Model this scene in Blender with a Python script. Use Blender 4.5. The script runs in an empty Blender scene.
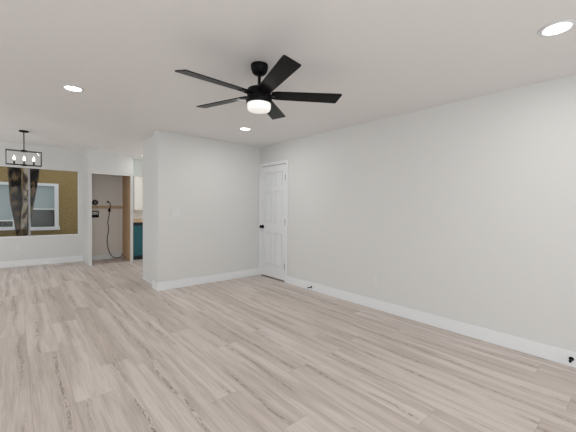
import bpy, bmesh, math, random
from mathutils import Vector, Matrix
C = bpy.context.scene.collection
S = bpy.context.scene
R = math.radians

# ------------------------------------------------------------------ camera
cam_d = bpy.data.cameras.new('camera')
cam = bpy.data.objects.new('camera', cam_d); C.objects.link(cam)
YAW, PITCH, ROLL, CAMH = .7173, -.0272, .0134, 1.302
cy, sy = math.cos(YAW), math.sin(YAW)
fw = Vector((sy*math.cos(PITCH), cy*math.cos(PITCH), math.sin(PITCH)))
r0 = Vector((cy, -sy, 0)); u0 = r0.cross(fw)
rr = r0*math.cos(ROLL) + u0*math.sin(ROLL); uu = u0*math.cos(ROLL) - r0*math.sin(ROLL)
cam.matrix_world = Matrix(((rr.x, uu.x, -fw.x, 0), (rr.y, uu.y, -fw.y, 0), (rr.z, uu.z, -fw.z, CAMH), (0, 0, 0, 1)))
cam_d.sensor_width = 36; cam_d.lens = 36*311.77/576; cam_d.clip_start = .05; cam_d.clip_end = 200
S.camera = cam

# ------------------------------------------------------------------ world, daylight, exposure
w = bpy.data.worlds.new('overcast_sky'); S.world = w; w.use_nodes = True
bg = w.node_tree.nodes['Background']; bg.inputs[0].default_value = (.93, .97, 1, 1); bg.inputs[1].default_value = 1.2

def area(name, loc, rot, sx, sz, power, col=(1, 1, 1)):
    d = bpy.data.lights.new(name, 'AREA'); d.shape = 'RECTANGLE'; d.size = sx; d.size_y = sz; d.energy = power; d.color = col
    o = bpy.data.objects.new(name, d); o.location = loc; o.rotation_euler = rot; C.objects.link(o); return o
# daylight standing in the (unseen) patio door behind the camera, the left wall windows; the kitchen opening and its fill are added
area('daylight_patio_door', (-.2, -2.59, 1.1), (R(90), 0, 0), 3.3, 2.05, 60, (.97, .99, 1))
area('daylight_left_window', (-2.79, 1.4, 1.4), (0, R(-90), 0), 1.5, 3.1, 7, (.97, .99, 1))
area('daylight_dining_side', (-2.79, 6.6, 1.4), (0, R(-90), 0), 1.5, 1.7, 27, (.97, .99, 1))
area('added_kitchen_fill', (4.45, 7.0, 1.5), (0, R(90), 0), 1.0, 1.2, 18, (1, .99, .97))  # added fill lamp outside an unseen opening, brightens the kitchen

S.view_settings.view_transform = 'Standard'; S.view_settings.look = 'None'
S.view_settings.gamma = 1; S.view_settings.use_curve_mapping = False
S.view_settings.exposure = 0.36

# ------------------------------------------------------------------ materials
def lin(c):
    return tuple(((v/255)/12.92 if v/255 <= .04045 else ((v/255+.055)/1.055)**2.4) for v in c)
def mat(name, col, rough=.5, metal=0, spec=.5, bump=None, emit=None, es=0, trans=0):
    m = bpy.data.materials.new(name); m.use_nodes = True
    nt = m.node_tree; b = nt.nodes['Principled BSDF']
    b.inputs['Base Color'].default_value = (*col, 1); b.inputs['Roughness'].default_value = rough
    b.inputs['Metallic'].default_value = metal; b.inputs['Specular IOR Level'].default_value = spec
    if emit: b.inputs['Emission Color'].default_value = (*emit, 1); b.inputs['Emission Strength'].default_value = es
    if trans: b.inputs['Transmission Weight'].default_value = trans
    if bump:
        tc = nt.nodes.new('ShaderNodeTexCoord'); n = nt.nodes.new('ShaderNodeTexNoise'); bp = nt.nodes.new('ShaderNodeBump')
        n.inputs['Scale'].default_value = bump[0]; n.inputs['Detail'].default_value = 3
        bp.inputs['Strength'].default_value = bump[1]; bp.inputs['Distance'].default_value = bump[2]
        nt.links.new(tc.outputs['Object'], n.inputs['Vector']); nt.links.new(n.outputs['Fac'], bp.inputs['Height'])
        nt.links.new(bp.outputs['Normal'], b.inputs['Normal'])
    return m
def noisy(name, c1, c2, scale, vscale=(1, 1, 1), rough=.7, lo=.4, hi=.6, bump=0, detail=4, spec=.3):
    m = mat(name, c1, rough, spec=spec); nt = m.node_tree; b = nt.nodes['Principled BSDF']
    tc = nt.nodes.new('ShaderNodeTexCoord'); mp = nt.nodes.new('ShaderNodeMapping'); n = nt.nodes.new('ShaderNodeTexNoise'); cr = nt.nodes.new('ShaderNodeValToRGB')
    mp.inputs['Scale'].default_value = vscale; n.inputs['Scale'].default_value = scale; n.inputs['Detail'].default_value = detail
    cr.color_ramp.elements[0].position = lo; cr.color_ramp.elements[1].position = hi
    cr.color_ramp.elements[0].color = (*c1, 1); cr.color_ramp.elements[1].color = (*c2, 1)
    L = nt.links.new
    L(tc.outputs['Object'], mp.inputs[0]); L(mp.outputs[0], n.inputs['Vector']); L(n.outputs['Fac'], cr.inputs[0]); L(cr.outputs[0], b.inputs['Base Color'])
    if bump:
        bp = nt.nodes.new('ShaderNodeBump'); bp.inputs['Strength'].default_value = bump; bp.inputs['Distance'].default_value = .02
        L(n.outputs['Fac'], bp.inputs['Height']); L(bp.outputs[0], b.inputs['Normal'])
    return m
def glass_mat(name, tint=(1, 1, 1), ior=1.45):
    m = bpy.data.materials.new(name); m.use_nodes = True; nt = m.node_tree; nt.nodes.clear()
    o = nt.nodes.new('ShaderNodeOutputMaterial'); t = nt.nodes.new('ShaderNodeBsdfTransparent'); g = nt.nodes.new('ShaderNodeBsdfGlossy')
    f = nt.nodes.new('ShaderNodeFresnel'); x = nt.nodes.new('ShaderNodeMixShader')
    t.inputs[0].default_value = (*tint, 1); g.inputs['Roughness'].default_value = .02; f.inputs[0].default_value = ior
    nt.links.new(f.outputs[0], x.inputs[0]); nt.links.new(t.outputs[0], x.inputs[1]); nt.links.new(g.outputs[0], x.inputs[2]); nt.links.new(x.outputs[0], o.inputs[0])
    return m

def floor_mat():
    m = mat('plank_floor', (.5, .45, .4), .42, spec=.4); nt = m.node_tree; b = nt.nodes['Principled BSDF']; L = nt.links.new
    N = nt.nodes.new
    def M(op, a, b_=None, c=None):
        n = N('ShaderNodeMath'); n.operation = op
        for i, v in enumerate((a, b_, c)):
            if v is None: continue
            if isinstance(v, (int, float)): n.inputs[i].default_value = v
            else: L(v, n.inputs[i])
        return n.outputs[0]
    def comb(x, y, z=0.0):
        n = N('ShaderNodeCombineXYZ')
        for i, v in enumerate((x, y, z)):
            if isinstance(v, (int, float)): n.inputs[i].default_value = v
            else: L(v, n.inputs[i])
        return n.outputs[0]
    def noise(vec, scale=1, detail=3, rough=.5, dist=0):
        n = N('ShaderNodeTexNoise'); n.inputs['Scale'].default_value = scale; n.inputs['Detail'].default_value = detail
        n.inputs['Roughness'].default_value = rough; n.inputs['Distortion'].default_value = dist; L(vec, n.inputs['Vector']); return n.outputs['Fac']
    def ramp(f, *st):
        n = N('ShaderNodeValToRGB'); e = n.color_ramp.elements
        while len(e) < len(st): e.new(.5)
        for i, (p, c) in enumerate(st): e[i].position = p; e[i].color = (*c, 1) if isinstance(c, tuple) else (c, c, c, 1)
        L(f, n.inputs[0]); return n.outputs[0]
    def mix(f, a, c, mode='MIX'):
        n = N('ShaderNodeMix'); n.data_type = 'RGBA'; n.blend_type = mode
        if isinstance(f, (int, float)): n.inputs[0].default_value = f
        else: L(f, n.inputs[0])
        for i, v in ((6, a), (7, c)):
            if isinstance(v, tuple): n.inputs[i].default_value = (*v, 1)
            else: L(v, n.inputs[i])
        return n.outputs[2]
    tc = N('ShaderNodeTexCoord'); sp = N('ShaderNodeSeparateXYZ'); L(tc.outputs['Object'], sp.inputs[0])
    X, Y = sp.outputs[0], sp.outputs[1]
    Wd, Ln = .22, 1.8
    xs = M('DIVIDE', M('ADD', X, 10.275), Wd); row = M('FLOOR', xs); fx = M('SUBTRACT', xs, row)
    wn = N('ShaderNodeTexWhiteNoise'); wn.noise_dimensions = '1D'; L(row, wn.inputs['W'])
    ys = M('ADD', M('DIVIDE', M('ADD', Y, 10.0), Ln), M('MULTIPLY', wn.outputs['Value'], 7.3)); col = M('FLOOR', ys); fy = M('SUBTRACT', ys, col)
    w2 = N('ShaderNodeTexWhiteNoise'); w2.noise_dimensions = '2D'; L(comb(row, col), w2.inputs['Vector'])
    pid = w2.outputs['Value']; sp2 = N('ShaderNodeSeparateColor'); L(w2.outputs['Color'], sp2.inputs[0])
    off = M('MULTIPLY', pid, 37.0); off2 = M('MULTIPLY', sp2.outputs[1], 53.0)
    lx = M('MULTIPLY', M('SUBTRACT', fx, .5), Wd)                       # metres across a plank
    # fine straight grain, long soft bands
    fine = noise(comb(M('ADD', M('MULTIPLY', X, 130.0), off), M('MULTIPLY', Y, 5.0), off2), 1, 4, .6)
    band = noise(comb(M('ADD', M('MULTIPLY', X, 17.0), off2), M('MULTIPLY', Y, .9), off), 1, 3, .55)
    # cathedral grain: nested parabolas along the plank's heart, wandering
    cx = M('MULTIPLY', M('SUBTRACT', sp2.outputs[2], .5), .13)
    wand = M('MULTIPLY', M('SUBTRACT', noise(comb(M('MULTIPLY', Y, 1.6), off, off2), 1, 2), .5), .11)
    dx = M('SUBTRACT', M('SUBTRACT', lx, cx), wand); adx = M('ABSOLUTE', dx)
    ph = M('ADD', M('MULTIPLY', M('MULTIPLY', dx, dx), 5200.0), M('ADD', M('MULTIPLY', Y, 7.0), off))
    ph = M('ADD', ph, M('MULTIPLY', noise(comb(M('MULTIPLY', X, 24.0), M('MULTIPLY', Y, 7.0), off), 1, 3), 6.0))
    rings = M('ADD', M('MULTIPLY', M('SINE', M('MULTIPLY', ph, 2.4)), .5), .5)
    near = M('SUBTRACT', 1.0, M('MINIMUM', M('MULTIPLY', adx, 22.0), 1.0))
    patch = ramp(noise(comb(M('MULTIPLY', Y, 1.1), off2, M('MULTIPLY', X, 1.5)), 1, 2), (.42, 0.0), (.54, 1.0))
    cath = M('MULTIPLY', M('MULTIPLY', rings, near), patch)
    flake = ramp(noise(comb(M('ADD', M('MULTIPLY', X, 100.0), off), M('MULTIPLY', Y, 26.0), off2), 1, 3, .6), (.50, 0.0), (.56, 1.0))
    narrow = M('SUBTRACT', 1.0, M('MINIMUM', M('MULTIPLY', adx, 80.0), 1.0))
    streak = M('MULTIPLY', M('MULTIPLY', flake, M('POWER', narrow, .7)), patch)
    B = (.40, .335, .29); D = (.22, .17, .14); P = (.76, .70, .66)
    base = mix(ramp(pid, (0.0, 0.0), (1.0, 1.0)), (.60, .523, .475), (.73, .657, .617))
    c = mix(ramp(band, (.42, 0.0), (.64, .55)), base, B)
    c = mix(ramp(fine, (.46, 0.0), (.66, .34)), c, P)
    c = mix(ramp(fine, (.32, .26), (.47, 0.0)), c, B)
    c = mix(M('MULTIPLY', cath, .8), c, B)
    c = mix(M('MULTIPLY', streak, .8), c, D)
    ex = M('MINIMUM', fx, M('SUBTRACT', 1.0, fx)); ey = M('MINIMUM', fy, M('SUBTRACT', 1.0, fy))
    gap = M('MAXIMUM', M('LESS_THAN', M('MULTIPLY', ex, Wd), .0016), M('LESS_THAN', M('MULTIPLY', ey, Ln), .0018))
    c = mix(M('MULTIPLY', gap, .32), c, (.20, .155, .125))
    L(c, b.inputs['Base Color'])
    bp = N('ShaderNodeBump'); bp.inputs['Strength'].default_value = .12; bp.inputs['Distance'].default_value = .003
    L(M('SUBTRACT', fine, M('MULTIPLY', gap, .8)), bp.inputs['Height']); L(bp.outputs[0], b.inputs['Normal'])
    L(ramp(fine, (.3, .40), (.7, .52)), b.inputs['Roughness'])
    return m

WALL = mat('wall_paint', (.66, .66, .648), .55, spec=.3, bump=(60, .06, .004))
CEIL = mat('ceiling_paint', (.83, .815, .80), .5, spec=.35, bump=(38, .18, .006))
TRIM = mat('white_trim', (.76, .775, .785), .35, spec=.4)
DOORW = mat('white_door', (.76, .775, .785), .35, spec=.4)
FLOOR = floor_mat()
BLACK = mat('black_metal', (.004, .0038, .004), .45, spec=.1)
BLADE = noisy('black_blade', (.002, .0018, .0018), (.005, .0045, .0045), 6, (2, 40, 2), .30, spec=.13)
LENS = mat('fan_lens', (.9, .9, .88), .4, emit=(1, .97, .93), es=.3)
DIFF = mat('can_diffuser', (.95, .95, .95), .4, emit=(1, .99, .96), es=5)
BULB = mat('bulb', (1, .97, .9), .3, emit=(1, .95, .86), es=3)
PLATE = mat('white_plate', (.69, .69, .685), .35)
SLOT = mat('dark_slot', (.05, .05, .05), .5)
STEEL = mat('satin_steel', (.30, .30, .31), .35, metal=.9)
ALU = mat('window_alu', (.30, .30, .31), .4, metal=.3)
CLEAR = glass_mat('clear_glass', (.93, .94, .93), 1.15)
LANT = glass_mat('lantern_glass', (1, 1, 1), 1.25)
STUCCO = noisy('tan_stucco', (.24, .165, .07), (.36, .26, .12), 26, rough=.9, lo=.35, hi=.65, bump=.5)
BARK = noisy('bark', (.006, .0045, .004), (.14, .09, .05), 13, (1, 1, .5), rough=.95, lo=.47, hi=.62, bump=.6)
PALE = noisy('lit_bark', (.045, .03, .02), (.46, .38, .30), 13, (1, 1, .4), rough=.9, lo=.42, hi=.60, bump=.5)  # bark with reflected light put into its paler colour, for the middle limb
PLY = noisy('tan_plywood', (.50, .32, .185), (.62, .42, .25), 5, (12, 12, .8), rough=.6)
LEDGER = noisy('ledger_wood', (.46, .33, .21), (.56, .42, .28), 6, (2, 20, 20), rough=.6)
BUTCH = noisy('butcher_block', (.60, .42, .26), (.72, .54, .36), 5, (1, 16, 16), rough=.45)
TEAL = mat('teal_paint', (.016, .12, .145), .45)
DTEAL = mat('dark_teal_carcass', (.008, .018, .024), .5)
CAB = mat('white_cabinet', (.86, .84, .80), .4)
SOFF = mat('soffit_paint', (.63, .67, .63), .6)
CLOSET = mat('closet_paint', (.72, .68, .635), .6)
PVC = mat('white_vinyl', (.75, .76, .80), .4)
BLUEGL = mat('curtained_glass', (.27, .325, .345), .12, spec=.3)
DARKGL = noisy('dark_glass', (.008, .009, .010), (.035, .034, .035), 3, (1, 1, 6), rough=.1, spec=.2, lo=.5, hi=.68)
CONC = mat('concrete', (.35, .33, .30), .9, bump=(20, .3, .02))

# ------------------------------------------------------------------ mesh helpers
def box(bm, x0, x1, y0, y1, z0, z1, bev=0):
    r = bmesh.ops.create_cube(bm, size=1)
    for v in r['verts']:
        v.co = Vector(((x0+x1)/2+v.co.x*(x1-x0), (y0+y1)/2+v.co.y*(y1-y0), (z0+z1)/2+v.co.z*(z1-z0)))
    if bev:
        es = list({e for v in r['verts'] for e in v.link_edges})
        bmesh.ops.bevel(bm, geom=es, offset=bev, segments=2, affect='EDGES', profile=.5)
def lathe(bm, prof, seg=32, cen=(0, 0, 0), M=None):
    rings = []; M = M or Matrix.Identity(4)
    for rad, z in prof:
        rings.append([bm.verts.new(Vector(cen) + (M @ Vector((rad*math.cos(2*math.pi*i/seg), rad*math.sin(2*math.pi*i/seg), z)))) for i in range(seg)])
    for a, b in zip(rings, rings[1:]):
        for i in range(seg):
            bm.faces.new((a[i], a[(i+1) % seg], b[(i+1) % seg], b[i]))
    bm.faces.new(list(reversed(rings[0]))); bm.faces.new(rings[-1])
def tube(bm, pts, rad, seg=10):
    pts = [Vector(p) for p in pts]; rings = []
    rads = rad if isinstance(rad, (list, tuple)) else [rad]*len(pts)
    for i, p in enumerate(pts):
        t = (pts[min(i+1, len(pts)-1)] - pts[max(i-1, 0)]).normalized()
        a = t.cross(Vector((0, 0, 1)));
        if a.length < .2: a = t.cross(Vector((1, 0, 0)) if abs(t.x) < .9 else Vector((0, 1, 0)))
        a.normalize(); b = t.cross(a)
        if i and (a.dot(pa) < 0): a = -a; b = -b
        pa = a
        rings.append([bm.verts.new(p + rads[i]*(math.cos(2*math.pi*k/seg)*a + math.sin(2*math.pi*k/seg)*b)) for k in range(seg)])
    for a, b in zip(rings, rings[1:]):
        for i in range(seg): bm.faces.new((a[i], a[(i+1) % seg], b[(i+1) % seg], b[i]))
    bm.faces.new(list(reversed(rings[0]))); bm.faces.new(rings[-1])
def smooth_path(pts, n=8):
    out = []; P = [Vector(p) for p in pts]
    for i in range(len(P)-1):
        p0, p1, p2, p3 = P[max(i-1, 0)], P[i], P[i+1], P[min(i+2, len(P)-1)]
        for k in range(n):
            t = k/n
            out.append(.5*((2*p1)+(p2-p0)*t+(2*p0-5*p1+4*p2-p3)*t*t+(3*p1-p0-3*p2+p3)*t**3))
    return out + [P[-1]]
def obj(name, bm, m, parent=None, smooth=False):
    bmesh.ops.recalc_face_normals(bm, faces=bm.faces[:])
    me = bpy.data.meshes.new(name); bm.to_mesh(me); bm.free(); me.materials.append(m)
    if smooth:
        for p in me.polygons: p.use_smooth = True
        try: me.set_sharp_from_angle(angle=R(40))
        except Exception: pass
    o = bpy.data.objects.new(name, me); C.objects.link(o)
    if parent: o.parent = parent
    return o
def struct(name, m, *boxes, parent=None, bev=0):
    bm = bmesh.new()
    for b in boxes: box(bm, *b, bev)
    o = obj(name, bm, m, parent)
    if not parent: o['kind'] = 'structure'
    return o
def boxes(name, m, parent, *bs, bev=0):
    bm = bmesh.new()
    for b in bs: box(bm, *b, bev)
    return obj(name, bm, m, parent)
def tag(o, label, cat, group=None):
    o['label'] = label; o['category'] = cat
    if group: o['group'] = group
    return o
def thing(name, label, cat, loc=(0, 0, 0), rz=0, group=None):
    o = bpy.data.objects.new(name, None); o.empty_display_size = .1; C.objects.link(o); o.location = loc; o.rotation_euler = (0, 0, rz)
    return tag(o, label, cat, group)
def dup(root, loc, label):
    r = root.copy(); C.objects.link(r); r.location = loc; r['label'] = label
    for ch in list(root.children):
        c = ch.copy(); C.objects.link(c); c.parent = r
        for g in ch.children:
            d = g.copy(); C.objects.link(d); d.parent = c
    return r

# ------------------------------------------------------------------ the setting
XR, YB, YD, YL, H = 3.507, 4.861, 8.521, 7.767, 2.44
XL, YR, XK = -2.6, -2.4, 4.3
T = .14
struct('floor', FLOOR, (XL-T, XK+T, YR-T, YD+T, -.15, 0))
# ceiling: flat, with the old dining end lifting a little beyond a faint crease
def ceiling():
    bm = bmesh.new()
    V = lambda x, y, z: bm.verts.new((x, y, z))
    a = V(XL-T, YR-T, H); b = V(XK+T, YR-T, H); c = V(XK+T, YD+T, H); d = V(2.035, YD+T, H)
    e = V(2.035, 7.60, H); f = V(1.30, 7.09, H); g = V(.58, 6.656, H); h = V(-.169, 6.253, H); i = V(XL-T, 5.05, H)
    j = V(XL-T, YD+T, H+.15); k = V(.40, YD+T, H+.115); l = V(1.16, YD+T, H+.03); m = V(1.20, YL, H+.07)
    bm.faces.new((a, b, c, d, e, f, g, h, i))
    bm.faces.new((h, k, j, i)); bm.faces.new((g, k, h)); bm.faces.new((g, m, k)); bm.faces.new((m, l, k)); bm.faces.new((f, m, g))
    bm.faces.new((f, e, m)); bm.faces.new((e, d, l, m))
    r = bmesh.ops.extrude_face_region(bm, geom=bm.faces[:])
    for v in [q for q in r['geom'] if isinstance(q, bmesh.types.BMVert)]: v.co.z = H+.30
    o = obj('ceiling', bm, CEIL); o['kind'] = 'structure'
ceiling()
HT = H+.2
# right wall with the closet door opening
D0, D1, DH = 4.08, 4.80, 2.065
struct('wall_right', WALL, (XR, XR+T, YR-T, D0, 0, H), (XR, XR+T, D0, D1, DH, H), (XR, XR+T, D1, YB, 0, H))
struct('wall_dark_door_backing', SLOT, (XR+T, XR+T+.02, D0-.1, YB, 0, H))  # unseen near-black backing, its colour supplies the shade in the door gaps
# partition beyond the door, its short return and the set-back side wall
struct('wall_partition', WALL, (1.622, XR+T+.02, YB, 5.09, 0, H))
struct('wall_partition_side', WALL, (1.69, XK, 5.09, 5.85, 0, H))
# dining wall with window opening
WX0, WX1, WZ0, WZ1 = -.67, 1.086, .615, 2.071
struct('wall_dining', WALL, (XL-T, WX0, YD, YD+T, 0, HT), (WX1, 1.16, YD, YD+T, 0, HT), (WX0, WX1, YD, YD+T, 0, WZ0), (WX0, WX1, YD, YD+T, WZ1, HT))
struct('wall_closet_back', CLOSET, (1.16, 2.035, YD, YD+T, 0, HT))
struct('wall_kitchen_back', CAB, (2.035, XK+T, YD, YD+T, 0, H))
struct('wall_closet_left', WALL, (1.16, 1.212, YL, YD, 0, HT))
struct('wall_closet_header', WALL, (1.212, 1.99, YL, YL+.11, 1.978, HT))
struct('wall_closet_right', PLY, (1.988, 2.012, YL+.012, YD, 0, H))
struct('wall_closet_outer', WALL, (2.012, 2.035, YL, YD, 0, H), (1.988, 2.012, YL, YL+.012, 0, H))
struct('wall_kitchen_soffit', SOFF, (2.035, XK, 8.2, YD, 2.008, H))
struct('wall_kitchen_right', WALL, (XK, XK+T, 5.85, 6.35, 0, H), (XK, XK+T, 7.65, YD, 0, H), (XK, XK+T, 6.35, 7.65, 0, 1.0), (XK, XK+T, 6.35, 7.65, 2.0, H))
struct('wall_left', WALL, (XL-T, XL, YR-T, -.2, 0, HT), (XL-T, XL, 3.0, 5.7, 0, HT), (XL-T, XL, 7.5, YD, 0, HT),
       (XL-T, XL, -.2, 3.0, 0, .62), (XL-T, XL, -.2, 3.0, 2.15, HT), (XL-T, XL, 5.7, 7.5, 0, .62), (XL-T, XL, 5.7, 7.5, 2.15, HT))
struct('wall_rear', WALL, (XL, -1.9, YR-T, YR, 0, H), (1.5, XR, YR-T, YR, 0, H), (-1.9, 1.5, YR-T, YR, 2.13, H))
# baseboards
BH, BT = .13, .014
def baseboard(name, *bs):
    bm = bmesh.new()
    for b in bs: box(bm, *b, .004)
    o = obj(name, bm, TRIM); o['kind'] = 'structure'
baseboard('baseboard_right', (XR-BT, XR, YR, D0-.052, 0, BH))
baseboard('baseboard_partition', (1.622-BT, XR-.001, YB-BT, YB, 0, BH), (1.622-BT, 1.622, YB, 5.09, 0, BH))
baseboard('baseboard_dining', (XL, 1.16, YD-BT, YD, 0, BH+.005))
baseboard('baseboard_closet', (1.214, 1.986, YD-BT, YD, 0, BH-.02))
baseboard('baseboard_side', (1.69-.008, 1.69, 5.09+.001, 5.85, 0, .028))
baseboard('baseboard_left', (XL, XL+BT, YR, YD-.02, 0, BH))
# closet opening edge beads and lintel edge
struct('trim_1', TRIM, (1.206, 1.216, YL-.006, YL+.05, 0, 1.982), (1.216, 1.986, YL-.006, YL+.05, 1.972, 1.982), (1.984, 1.992, YL-.006, YL+.05, 0, 1.982))
struct('trim_2', LEDGER, (1.214, 1.986, YD-.02, YD, 1.215, 1.288))     # wooden ledger
# dining window
wn = struct('window_1', TRIM, (WX0, WX0+.022, YD+.03, YD+.1, WZ0, WZ1), (WX1-.014, WX1, YD+.03, YD+.1, WZ0, WZ1), (WX0, WX1, YD+.03, YD+.1, WZ0, WZ0+.014), (WX0, WX1, YD+.03, YD+.1, WZ1-.012, WZ1))
boxes('mullion', ALU, wn, (.196, .226, YD+.035, YD+.09, WZ0+.014, WZ1-.012))
boxes('pane', CLEAR, wn, (WX0+.022, .196, YD+.06, YD+.064, WZ0+.014, WZ1-.012))
boxes('pane', CLEAR, wn, (.226, WX1-.014, YD+.07, YD+.074, WZ0+.014, WZ1-.012))
boxes('window_sill', TRIM, wn, (WX0, WX1, YD-.008, YD+.03, WZ0-.012, WZ0+.004))

# outside the dining window
struct('ground', CONC, (-8, 8, YD+T, 14, -.30, -.15))
YO = 11.0
struct('wall_outside', STUCCO, (-6, 7, YO, YO+.2, -.2, 3.4))
def ext_window(name, x0, x1, z0, z1, rail, fr):
    o = struct(name, PVC, (x0, x0+fr, YO-.04, YO+.0, z0, z1-.075), (x1-fr, x1, YO-.04, YO+.0, z0, z1-.075), (x0, x1, YO-.04, YO+.0, z1-.075, z1))
    boxes('window_sill', PVC, o, (x0-.02, x1+.02, YO-.09, YO, z0-.09, z0))
    boxes('pane', BLUEGL, o, (x0+fr, x1-fr, YO-.02, YO-.005, rail, z1-.075))
    boxes('pane', DARKGL, o, (x0+fr, x1-fr, YO-.028, YO-.005, z0, rail))
    boxes('meeting_rail', PVC, o, (x0+fr, x1-fr, YO-.036, YO-.03, rail-.012, rail+.018))
    return o
ext_window('window_2', -2.3, .02, .70, 1.87, .86, .09)
o3 = ext_window('window_3', .20, .912, .675, 1.885, 1.165, .095)

# interior door in the right wall
dr = bpy.data.objects.new('door_1', None); C.objects.link(dr); dr['kind'] = 'structure'; dr.location = (XR, (D0+D1)/2, 0)
def in_door(name, m, *bs, bev=0): 
    bm = bmesh.new()
    for b in bs: box(bm, *b, bev)
    o = obj(name, bm, m); o.parent = dr; o.location = -Vector(dr.location); return o
def slab():
    # six panel slab: stiles and rails raised around recessed panels with raised fields
    bm = bmesh.new(); x0, x1 = XR+.012, XR+.045; y0, y1, z0, z1 = D0+.012, D1-.004, .024, DH-.008
    box(bm, x0+.0165, x1, y0, y1, z0, z1)
    st = .10; mid = (y0+y1)/2
    ys = [(y0, y0+st), (mid-.045, mid+.045), (y1-st, y1)]
    zs = [(z0, z0+.22), (z0+.82, z0+.98), (z0+1.57, z0+1.66), (z1-.12, z1)]
    for a, b in ys: box(bm, x0, x0+.019, a, b, z0, z1)
    for a, b in zs:
        box(bm, x0, x0+.019, ys[0][1], ys[1][0], a, b); box(bm, x0, x0+.019, ys[1][1], ys[2][0], a, b)
    for za, zb in zip([q[1] for q in zs], [q[0] for q in zs[1:]]):
        for a, b in ((ys[0][1], ys[1][0]), (ys[1][1], ys[2][0])):
            box(bm, x0+.004, x0+.019, a+.022, b-.022, za+.022, zb-.022, .004)
    return bm
sl = obj('slab', slab(), DOORW); sl.parent = dr; sl.location = -Vector(dr.location)
in_door('casing', TRIM, (XR-.014, XR, D0-.05, D0-.004, 0, DH+.055), (XR-.014, XR, D1-.004, D1+.056, 0, DH+.055), (XR-.014, XR, D0-.004, D1-.004, DH-.002, DH+.055), bev=.003)
in_door('jamb', TRIM, (XR, XR+.06, D0, D0+.009, 0, DH), (XR, XR+.06, D1-.002, D1, 0, DH), (XR, XR+.06, D0, D1, DH-.003, DH))
for z in (.277, 1.05, 1.82):
    bm = bmesh.new(); lathe(bm, [(.009, -.052), (.009, .052)], 12, (XR-.006, D0+.007, z)); box(bm, XR-.006, XR+.0115, D0+.010, D0+.014, z-.045, z+.045)
    h = obj('hinge', bm, STEEL, None, True); h.parent = dr; h.location = -Vector(dr.location)
bm = bmesh.new()
lathe(bm, [(.034, 0), (.034, .006), (.030, .010), (.012, .014), (.012, .032), (.024, .040), (.029, .052), (.026, .064), (.014, .070)], 28, (XR+.012, D1-.05, .935), Matrix.Rotation(R(-90), 4, 'Y'))
kn = obj('door_knob', bm, BLACK, None, True); kn.parent = dr; kn.location = -Vector(dr.location); kn['label'] = 'black round knob with rosette'

# ------------------------------------------------------------------ recessed lights
def can(loc, label):
    t = thing('recessed_light', label, 'ceiling light', loc, 0, 'recessed ceiling lights')
    bm = bmesh.new(); lathe(bm, [(.074, 0), (.092, -.002), (.091, -.006), (.076, -.010), (.0685, -.006), (.0685, 0)], 40); obj('trim_ring', bm, TRIM, t, True)
    bm = bmesh.new(); lathe(bm, [(.068, -.001), (.068, -.0055), (.05, -.0065), (.001, -.007)], 40); obj('diffuser', bm, DIFF, t, True)
    d = bpy.data.lights.new('can_lamp', 'AREA'); d.shape = 'DISK'; d.size = .13; d.energy = 5; d.color = (1, .985, .96)
    o = bpy.data.objects.new('can_lamp', d); C.objects.link(o); o.parent = t; o.location = (0, 0, -.012)
    return t
c0 = can((2.542, .395, H), 'recessed ceiling light nearest the right wall, large glowing disc above it')
dup(c0, (.43, 3.71, H), 'recessed ceiling light left of the fan, toward the dining chandelier')
dup(c0, (2.52, 3.86, H), 'small recessed ceiling light below the fan, near the closet door')
k4 = dup(c0, (2.215, 7.50, H), 'tiny recessed kitchen light peeking out behind the partition edge')

for ch in k4.children:
    if ch.type == 'LIGHT': ch.data = ch.data.copy(); ch.data.energy = 1.2

# ------------------------------------------------------------------ ceiling fan
FX, FY = 1.478, 2.066
fan = thing('ceiling_fan', 'black five-blade ceiling fan with glowing drum light, hanging from ceiling', 'ceiling fan', (FX, FY, H))
bm = bmesh.new(); lathe(bm, [(.068, 0), (.070, -.008), (.068, -.03), (.058, -.062), (.040, -.078), (.022, -.082), (.012, -.083)], 36); obj('canopy', bm, BLACK, fan, True)
bm = bmesh.new(); lathe(bm, [(.0125, -.07), (.0125, -.185)], 20); obj('downrod', bm, BLACK, fan, True)
bm = bmesh.new(); lathe(bm, [(.0126, -.165), (.030, -.168), (.036, -.178), (.075, -.186), (.093, -.196), (.096, -.21), (.096, -.262), (.103, -.266), (.103, -.305), (.10, -.31)], 44); obj('motor_housing', bm, BLACK, fan, True)
bm = bmesh.new(); lathe(bm, [(.094, -.306), (.0955, -.312), (.094, -.345), (.086, -.362), (.06, -.372), (.002, -.376)], 44); obj('light_lens', bm, LENS, fan, True)['label'] = 'white glowing drum diffuser'
def blade_bm():
    bm = bmesh.new(); t = .0035
    pl = [(.098, -.046), (.14, -.056), (.60, -.068), (.650, -.069), (.660, -.066), (.664, -.055), (.642, .060), (.637, .066), (.628, .067), (.60, .066), (.14, .056), (.098, .046)]
    p = R(-12); rot = Matrix.Rotation(p, 4, 'X')
    up = [bm.verts.new(rot @ Vector((x, y, t))) for x, y in pl]; dn = [bm.verts.new(rot @ Vector((x, y, -t))) for x, y in pl]
    bm.faces.new(up); bm.faces.new(list(reversed(dn))); n = len(pl)
    for i in range(n): bm.faces.new((up[i], dn[i], dn[(i+1) % n], up[(i+1) % n]))
    return bm
def iron_bm():
    bm = bmesh.new(); rot = Matrix.Rotation(R(-12), 4, 'X')
    box(bm, .085, .13, -.022, .022, -.012, -.002, .002); n0 = len(bm.verts)
    box(bm, .105, .175, -.04, .04, -.008, -.0036, .0015)
    bm.verts.ensure_lookup_table()
    for v in bm.verts[n0:]: v.co = rot @ v.co
    return bm
b0 = obj('blade', blade_bm(), BLADE); i0 = obj('blade_iron', iron_bm(), BLACK)
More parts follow.
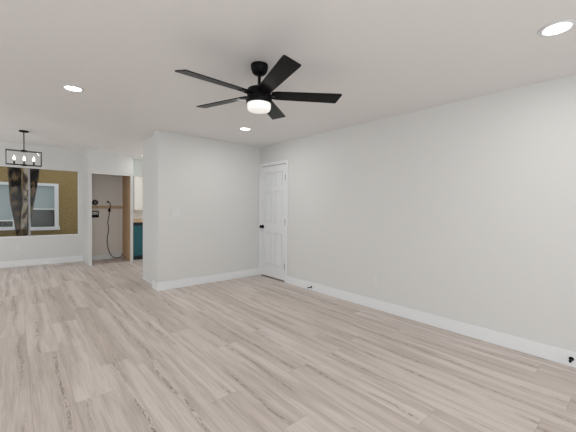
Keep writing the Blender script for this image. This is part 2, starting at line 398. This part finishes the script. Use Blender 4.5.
for k in range(5):
    b = b0 if k == 0 else b0.copy(); i = i0 if k == 0 else i0.copy()
    if k: C.objects.link(b); C.objects.link(i)
    b.parent = fan; i.parent = b; b.location = (0, 0, -.238); b.rotation_euler = (0, 0, R(-35.5+72*k))

# ------------------------------------------------------------------ chandelier over the dining end
CX, CYY = .10, 6.40
ch = thing('chandelier', 'black rectangular lantern chandelier with lit bulbs before dining window', 'chandelier', (CX, CYY, H))
bm = bmesh.new(); lathe(bm, [(.058, .006), (.060, -.004), (.058, -.018), (.02, -.022), (.008, -.024)], 32); obj('canopy', bm, BLACK, ch, True)
bm = bmesh.new(); lathe(bm, [(.0065, -.02), (.0065, -.30)], 14); obj('downrod', bm, BLACK, ch, True)
hw, dp, zt, zb, e = .21, .05, -.315, -.53, .0045
bm = bmesh.new()
for sgn in (-1, 1):
    for z in (zt, zb): box(bm, -hw, hw, sgn*dp-e, sgn*dp+e, z-e, z+e)
    for x in (-hw, hw):
        box(bm, x-e, x+e, sgn*dp-e, sgn*dp+e, zb, zt)
for x in (-hw, hw):
    for z in (zt, zb): box(bm, x-e, x+e, -dp, dp, z-e, z+e)
for z in (zt, zb): box(bm, -.012, .012, -dp, dp, z-e, z+e)
obj('frame', bm, BLACK, ch)
for a, b in ((zt+.016, zt-.012), (zb+.012, zb-.014)):
    bm = bmesh.new(); lathe(bm, [(.034, a), (.034, b)], 24); obj('hub', bm, BLACK, ch, True)
boxes('glass_panel', LANT, ch, (-hw+e, hw-e, -dp-.002, -dp+.002, zb+e, zt-e))
boxes('glass_panel', LANT, ch, (-hw+e, hw-e, dp-.002, dp+.002, zb+e, zt-e))
for x in (-.118, 0, .118):
    bm = bmesh.new(); lathe(bm, [(.014, zb+.004), (.014, zb+.012), (.008, zb+.016), (.010, zb+.02), (.010, zb+.065)], 16, (x, 0, 0)); s = obj('candle_socket', bm, BLACK, ch, True)
    bm = bmesh.new(); lathe(bm, [(.010, zb+.065), (.013, zb+.082), (.015, zb+.095), (.010, zb+.118), (.003, zb+.14)], 16, (x, 0, 0)); obj('bulb', bm, BULB, s, True)
boxes('bulb_rail', BLACK, ch, (-.21, .21, -.006, .006, zb-.006, zb+.006))

# ------------------------------------------------------------------ plates
t = thing('light_switch_plate', 'white two-gang light switch plate on partition wall beside hallway corner', 'light switch', (1.89, YB, 1.19))
boxes('plate', PLATE, t, (-.062, .062, -.006, 0, -.058, .058), bev=.002)
for x in (-.024, .024): boxes('rocker', PLATE, t, (x-.016, x+.016, -.010, -.006, -.033, .033), bev=.001)
def outlet(loc, rz, label):
    t = thing('wall_outlet', label, 'outlet', loc, rz, 'white wall outlets')
    boxes('plate', PLATE, t, (-.036, .036, -.005, 0, -.058, .058), bev=.0015)
    for z in (-.022, .022):
        r = boxes('receptacle', PLATE, t, (-.016, .016, -.007, -.005, z-.014, z+.014), bev=.0008)
        boxes('slot', SLOT, r, (-.008, -.006, -.0075, -.0068, z-.003, z+.006), (.006, .008, -.0075, -.0068, z-.003, z+.006))
outlet((XR, 2.262, .385), R(-90), 'white wall outlet low on the right wall above its baseboard')
outlet((.023, YD, .41), 0, 'white wall outlet under the dining window')

# ------------------------------------------------------------------ door stops on the right baseboard
def stop(loc, label):
    t = thing('door_stop', label, 'door stop', loc, 0, 'door stops on the right baseboard')
    Mx = Matrix.Rotation(R(-90), 4, 'Y')
    bm = bmesh.new(); lathe(bm, [(.017, 0), (.017, .005), (.009, .009)], 20, (0, 0, 0), Mx); obj('flange', bm, BLACK, t, True)
    bm = bmesh.new(); lathe(bm, [(.0065, .006), (.0065, .062)], 14, (0, 0, 0), Mx); obj('rod', bm, BLACK, t, True)
    bm = bmesh.new(); lathe(bm, [(.0065, .060), (.010, .064), (.010, .074), (.007, .078)], 16, (0, 0, 0), Mx); obj('tip', bm, BLACK, t, True)
    return t
s0 = stop((XR-BT, 3.425, .056), 'black door stop on the baseboard just right of the white door')
dup(s0, (XR-BT, .372, .068), 'black door stop on the baseboard at the far right edge of photo')

# ------------------------------------------------------------------ laundry closet fittings
Yf = YD
t = thing('dryer_outlet', 'round black dryer outlet on laundry closet back wall above wooden ledger', 'outlet', (1.40, Yf, 1.36))
bm = bmesh.new(); lathe(bm, [(.062, 0), (.062, .02), (.052, .03), (.048, .03)], 28, (0, 0, 0), Matrix.Rotation(R(90), 4, 'X')); obj('box', bm, BLACK, t, True)
bm = bmesh.new(); lathe(bm, [(.034, .029), (.034, .034)], 24, (0, 0, 0), Matrix.Rotation(R(90), 4, 'X')); obj('face', bm, mat('grey_face', (.12, .11, .10), .5), t, True)
t = thing('washer_valve_box', 'black washer valve box on laundry closet back wall below wooden ledger', 'valve box', (1.40, Yf, 1.085))
boxes('frame', BLACK, t, (-.075, .075, -.022, 0, .058, .078), (-.075, .075, -.022, 0, -.078, -.015), (-.075, -.058, -.022, 0, -.015, .058), (.058, .075, -.022, 0, -.015, .058))
boxes('back_panel', CLOSET, t, (-.058, .058, -.004, 0, -.015, .058))
for x in (-.03, .03):
    bm = bmesh.new(); lathe(bm, [(.010, -.018), (.010, .02), (.014, .022), (.014, .03)], 14, (x, -.014, 0)); obj('valve', bm, STEEL, t, True)
t = thing('power_cord', 'dark power cord hanging down laundry closet back wall to the floor', 'cord', (1.68, Yf, 0))
bm = bmesh.new(); lathe(bm, [(.024, 0), (.024, .02), (.016, .036)], 18, (-.012, 0, 1.378), Matrix.Rotation(R(90), 4, 'X')); obj('plug', bm, BLACK, t, True)
CORD = mat('dark_cord', (.045, .030, .026), .5)
bm = bmesh.new(); tube(bm, smooth_path([(-.012, -.035, 1.378), (.022, -.045, 1.35), (.032, -.045, 1.27), (.012, -.035, 1.185), (.006, -.03, 1.05), (-.02, -.03, .90), (-.004, -.03, .72), (-.035, -.03, .50), (-.025, -.03, .32), (.01, -.035, .17), (.07, -.04, .055), (.13, -.06, .022), (.20, -.06, .018), (.26, -.05, .03), (.292, -.03, .11)]), .0085, 8); obj('cord', bm, CORD, t, True)
bm = bmesh.new(); lathe(bm, [(.012, -.045), (.026, -.03), (.028, .03), (.013, .045)], 16, (.013, -.034, 1.178)); obj('connector', bm, BLACK, t, True)

# ------------------------------------------------------------------ kitchen glimpse
t = thing('base_cabinet', 'teal kitchen base cabinet under wooden counter, beside the laundry closet', 'cabinet', (2.036, 7.98, 0))
boxes('carcass', DTEAL, t, (.004, .75, .0, .535, .09, .898)); boxes('toe_kick', DTEAL, t, (.004, .75, .05, .535, 0, .09))
def cab_door(par, m, x0, x1, z0, z1, kx, kz):
    d = boxes('door', m, par, (x0, x1, -.014, 0, z0, z1), (x0, x0+.045, -.02, -.014, z0, z1), (x1-.045, x1, -.02, -.014, z0, z1), (x0+.045, x1-.045, -.02, -.014, z0, z0+.05), (x0+.045, x1-.045, -.02, -.014, z1-.05, z1))
    bm = bmesh.new(); lathe(bm, [(.006, 0), (.006, .014), (.013, .02), (.013, .028), (.006, .03)], 16, (kx, -.02, kz), Matrix.Rotation(R(90), 4, 'X')); obj('knob', bm, BLACK, d, True)
cab_door(t, TEAL, .068, .272, .10, .815, .25, .76); cab_door(t, TEAL, .30, .735, .10, .815, .325, .76)
tag(boxes('countertop', BUTCH, None, (2.037, 2.80, 7.945, YD-.001, .90, .955), bev=.004), 'tan wooden kitchen countertop lying on the teal cabinet', 'countertop')
t = thing('upper_cabinet', 'white kitchen wall cabinet hanging under the grey soffit above the counter', 'cabinet', (2.16, 8.2, 1.185))
boxes('carcass', CAB, t, (0, .66, 0, .32, 0, .822)); cab_door(t, CAB, .012, .235, .008, .814, .205, .075); cab_door(t, CAB, .243, .65, .008, .814, .27, .075)

# ------------------------------------------------------------------ tree outside
YT = 9.75
tr = thing('tree', 'dark mottled forked tree trunk standing outside the dining window', 'tree', (.10, YT, -.15))
def limb(name, m, pts, rads, seed, par=tr):
    rnd = random.Random(seed); P = smooth_path(pts, 8); n = len(P); rs = []
    for i in range(n):
        f = i/(n-1)*(len(rads)-1); k = min(int(f), len(rads)-2); rs.append((rads[k]*(1-f+k)+rads[k+1]*(f-k))*(1+rnd.uniform(-.05, .05)))
    bm = bmesh.new(); tube(bm, P, rs, 18)
    for v in bm.verts: v.co += Vector((rnd.uniform(-1, 1), rnd.uniform(-1, 1), 0))*.004
    return obj(name, bm, m, par, True)
limb('trunk', BARK, [(.0, .05, -.05), (0, .05, .3), (0, .05, .66), (0, .05, 1.15)], [.17, .125, .10, .09], 1)
limb('limb', BARK, [(-.02, .05, .72), (-.055, .05, 1.1), (-.10, .04, 1.55), (-.125, .03, 2.35), (-.16, .03, 3.6)], [.085, .095, .108, .128, .12], 2)
limb('limb', BARK, [(.03, .10, .75), (.085, .12, 1.1), (.15, .12, 1.55), (.235, .13, 2.35), (.30, .13, 3.6)], [.08, .085, .095, .115, .11], 3)
limb('limb', PALE, [(.03, -.01, .85), (.045, -.03, 1.2), (.065, -.04, 1.55), (.085, -.04, 2.35), (.08, -.04, 3.6)], [.06, .055, .055, .06, .06], 4)['label'] = 'middle limb coloured paler for reflected light'
